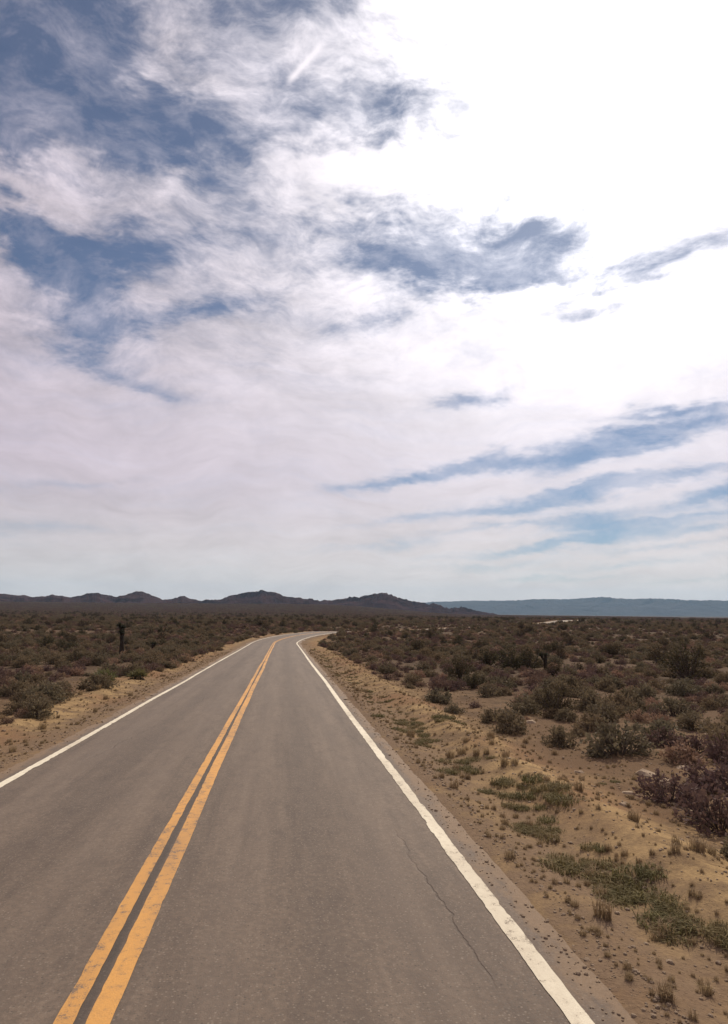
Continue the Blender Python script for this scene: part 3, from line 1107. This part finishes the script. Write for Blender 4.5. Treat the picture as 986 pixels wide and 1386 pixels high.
def scatter_points():
    rng = np.random.default_rng(42)
    out = {'sage': [], 'brown': [], 'dry': [], 'creo': []}
    # rings of jittered positions, thinning out with distance
    for (r0, r1, cell, keep) in ((5, 45, .83, .82), (45, 130, 1.02, .88), (130, 330, 1.6, .88), (330, 900, 2.9, .9)):
        n = int(r1 / cell) + 1
        gx, gy = np.meshgrid(np.arange(-n, n + 1), np.arange(0, n + 1))
        x = (gx + rng.uniform(-.5, .5, gx.shape)) * cell
        y = (gy + rng.uniform(-.5, .5, gx.shape)) * cell
        r = np.hypot(x, y)
        az = np.degrees(np.arctan2(x, y)) + YAW
        s, t = st(x, y)
        a = np.abs(t)
        dens = (.50 if r1 <= 45 else .66) + 1.15 * fbm(x / 6.5, y / 6.5, 51, 3) + .35 * fbm(x / 40, y / 40, 53, 2) + np.where(t < 0, .2, 0)
        lim = np.where(t > 0, 6.6, 5.5) + 1.1 * fbm(x / 2.5, y / 2.5, 55, 2)
        lim = np.where(((s > 128) & (s < 370)) | (s > 500), 4.7, lim)
        ok = (r >= r0) & (r < r1) & (np.abs(az) < 44) & (a > lim) & (rng.random(x.shape) < keep * np.clip(dens, .12, 1))
        x, y, r, a = x[ok], y[ok], r[ok], a[ok]
        kn = fbm(x / 9, y / 9, 57, 3) + rng.uniform(-.55, .55, x.shape)
        big = rng.random(x.shape)
        size = rng.lognormal(-.06, .38, x.shape)
        grow = 1.0 if r1 <= 130 else (1.25 if r1 <= 330 else 2.0)
        for i in range(len(x)):
            if any((x[i] - q[0]) ** 2 + (y[i] - q[1]) ** 2 < q[2] ** 2 for q in taken):
                continue
            k = 'creo' if big[i] > (.985 if r1 <= 45 else .955) and a[i] > 9 else ('dry' if big[i] < .17 else ('sage' if kn[i] > 0 else 'brown'))
            out[k].append((x[i], y[i], r[i], float(np.clip(size[i], .45, 1.5)) * (.88 if r[i] < 45 else 1.0) * grow * (.8 if k == 'creo' else .92)))
    return out


pts = scatter_points()
spec = {'sage': (SAGE, 'grey green rounded sagebrush', 'sagebrush', 'sagebrush_cover'),
        'brown': (BROWN, 'brown purplish twiggy burrobrush', 'burrobrush', 'burrobrush_cover'),
        'dry': (DRY, 'straw brown leafless dry bush', 'dry bush', 'dry_bush_cover'),
        'creo': (CREO, 'dark olive upright creosote bush', 'creosote', 'creosote_cover')}
for k, lst in pts.items():
    kind, look, nm, stuff_nm = spec[k]
    lst.sort(key=lambda p: p[2] / p[3])
    rest, n = [], 0
    for (x, y, r, sc) in lst:
        var = R_.randrange(len(kind.whole))
        rot = R_.uniform(0, 6.28)
        if n < 280 and in_view(x, y, 2):
            t = float(st(np.array([x]), np.array([y]))[1][0])
            side = 'inside' if t > 0 else 'outside'
            word = 'small ' if sc < .7 else ('large ' if sc > 1.0 else '')
            if k != 'creo' and abs(t) < 10.5:
                lab, grp = '%s%s next to the bare dirt verge %s the bend' % (word, look, side), '%s by the verge %s the bend' % (nm, side)
            else:
                lab, grp = '%s%s out in the open scrub %s the bend' % (word, look, side), '%s in the open scrub %s the bend' % (nm, side)
            kind.place(x, y, sc, rot, var, lab, 'shrub', grp, parts=(r < 40), sz=R_.uniform(.8, 1.1))
            n += 1
        else:
            rest.append((x, y, 0, rot, sc, var))
    if rest:
        rest = np.array(rest)
        rest[:, 2] = terrain(rest[:, 0], rest[:, 1]) - .03
        scatter_stuff(stuff_nm, kind, rest, 'distant mass of %s covering the plain' % look, 'scrub')


# scrub far out on the plain and up the fans, in patches
def far_patches(seed, n):
    rng = np.random.default_rng(seed)
    r = np.sqrt(rng.uniform(500 ** 2, 2900 ** 2, n)) * rng.uniform(.6, 1, n)
    az = np.radians(rng.uniform(-42, 42, n) - YAW)
    x, y = r * np.sin(az), r * np.cos(az)
    s, t = st(x, y)
    ok = (np.abs(t) > 11) & (r > 480)
    x, y, r = x[ok], y[ok], r[ok]
    m = len(x)
    return np.stack([x, y, terrain(x, y) - .05, rng.uniform(0, 6.28, m), rng.uniform(.8, 1.5, m) * (1 + r / 3500), rng.integers(0, 5, m)], -1)


scatter_stuff('brown_scrub_cover', CLUMP, far_patches(61, 45000), 'far brown scrub rising up the fans towards the mountains', 'scrub')
scatter_stuff('grey_scrub_cover', CLUMP2, far_patches(62, 30000), 'far grey green scrub spread thinly between the brown scrub', 'scrub')


# gravel and litter on the verges
def verge_points(n, tmin, tmax, smax, scl, nv, power=1.6, seed=1):
    rng = np.random.default_rng(seed)
    s = 2.5 + (smax - 2.5) * rng.random(n) ** power
    side = np.where(rng.random(n) < .6, 1, -1)
    t = side * (tmin + (tmax - tmin) * rng.random(n) ** 1.3)
    x, y, nx, ny = road_xy(s)
    x, y = x + nx * t, y + ny * t
    z = terrain(x, y)
    sc = scl * rng.lognormal(0, .5, n)
    return np.stack([x, y, z + sc * .15, rng.uniform(0, 6.28, n), sc, rng.integers(0, nv, n)], -1)


def shoulder_points(n):
    """grit thrown up on the crumbling asphalt edge"""
    rng = np.random.default_rng(9)
    s = 2.5 + 40 * rng.random(n) ** 1.7
    side = np.where(rng.random(n) < .7, 1, -1)
    a = 4.05 - .6 * rng.random(n) ** 1.8
    t = a * side
    x, y, nx, ny = road_xy(s)
    e = np.where(side > 0, asph_edge(s, 1), asph_edge(s, -1))
    z = np.where(a < e, road_z(s) - .03 - .015 * (a - 3.45) / (e - 3.45), terrain(x + nx * t, y + ny * t))
    sc = .008 * rng.lognormal(0, .5, n)
    return np.stack([x + nx * t, y + ny * t, z + sc * .3, rng.uniform(0, 6.28, n), sc, rng.integers(0, 6, n)], -1)


scatter_stuff('gravel', ROCK, np.vstack([verge_points(12000, 3.8, 9.5, 55, .011, 6, 1.8, 3), shoulder_points(4500)]), 'loose gravel and small stones over the dirt verges', 'gravel')
lit = verge_points(9000, 3.9, 9, 70, .20, 5, 1.5, 4)
lit[:, 2] -= lit[:, 4] * .17
scatter_stuff('dry_grass_cover', STRAW, lit, 'thin short dry grass sprinkled over the dirt verges', 'grass')

# ------------------------------------------------------------------ haze
def build_haze():
    z0, z1, e = -95.0, 520.0, 15200.0
    v = [(x, y, z) for z in (z0, z1) for y in (-e, e) for x in (-e, e)]
    f = [(0, 2, 3, 1), (4, 5, 7, 6), (0, 1, 5, 4), (2, 6, 7, 3), (0, 4, 6, 2), (1, 3, 7, 5)]
    mat = bpy.data.materials.new('desert_haze')
    mat.use_nodes = True
    t = NT(mat.node_tree)
    pv = t.n('ShaderNodeVolumePrincipled')
    pv.inputs['Color'].default_value = (.46, .74, 1.0, 1)
    pv.inputs['Density'].default_value = 0.000043
    pv.inputs['Anisotropy'].default_value = 0.0
    out = t.n('ShaderNodeOutputMaterial')
    t.t.links.new(pv.outputs[0], out.inputs['Volume'])
    o = mesh_obj('haze', v, f, [mat])
    tag(o, 'thin pale blue haze hanging over the desert plain', 'haze', kind='stuff')
    o.display_type = 'WIRE'


build_haze()
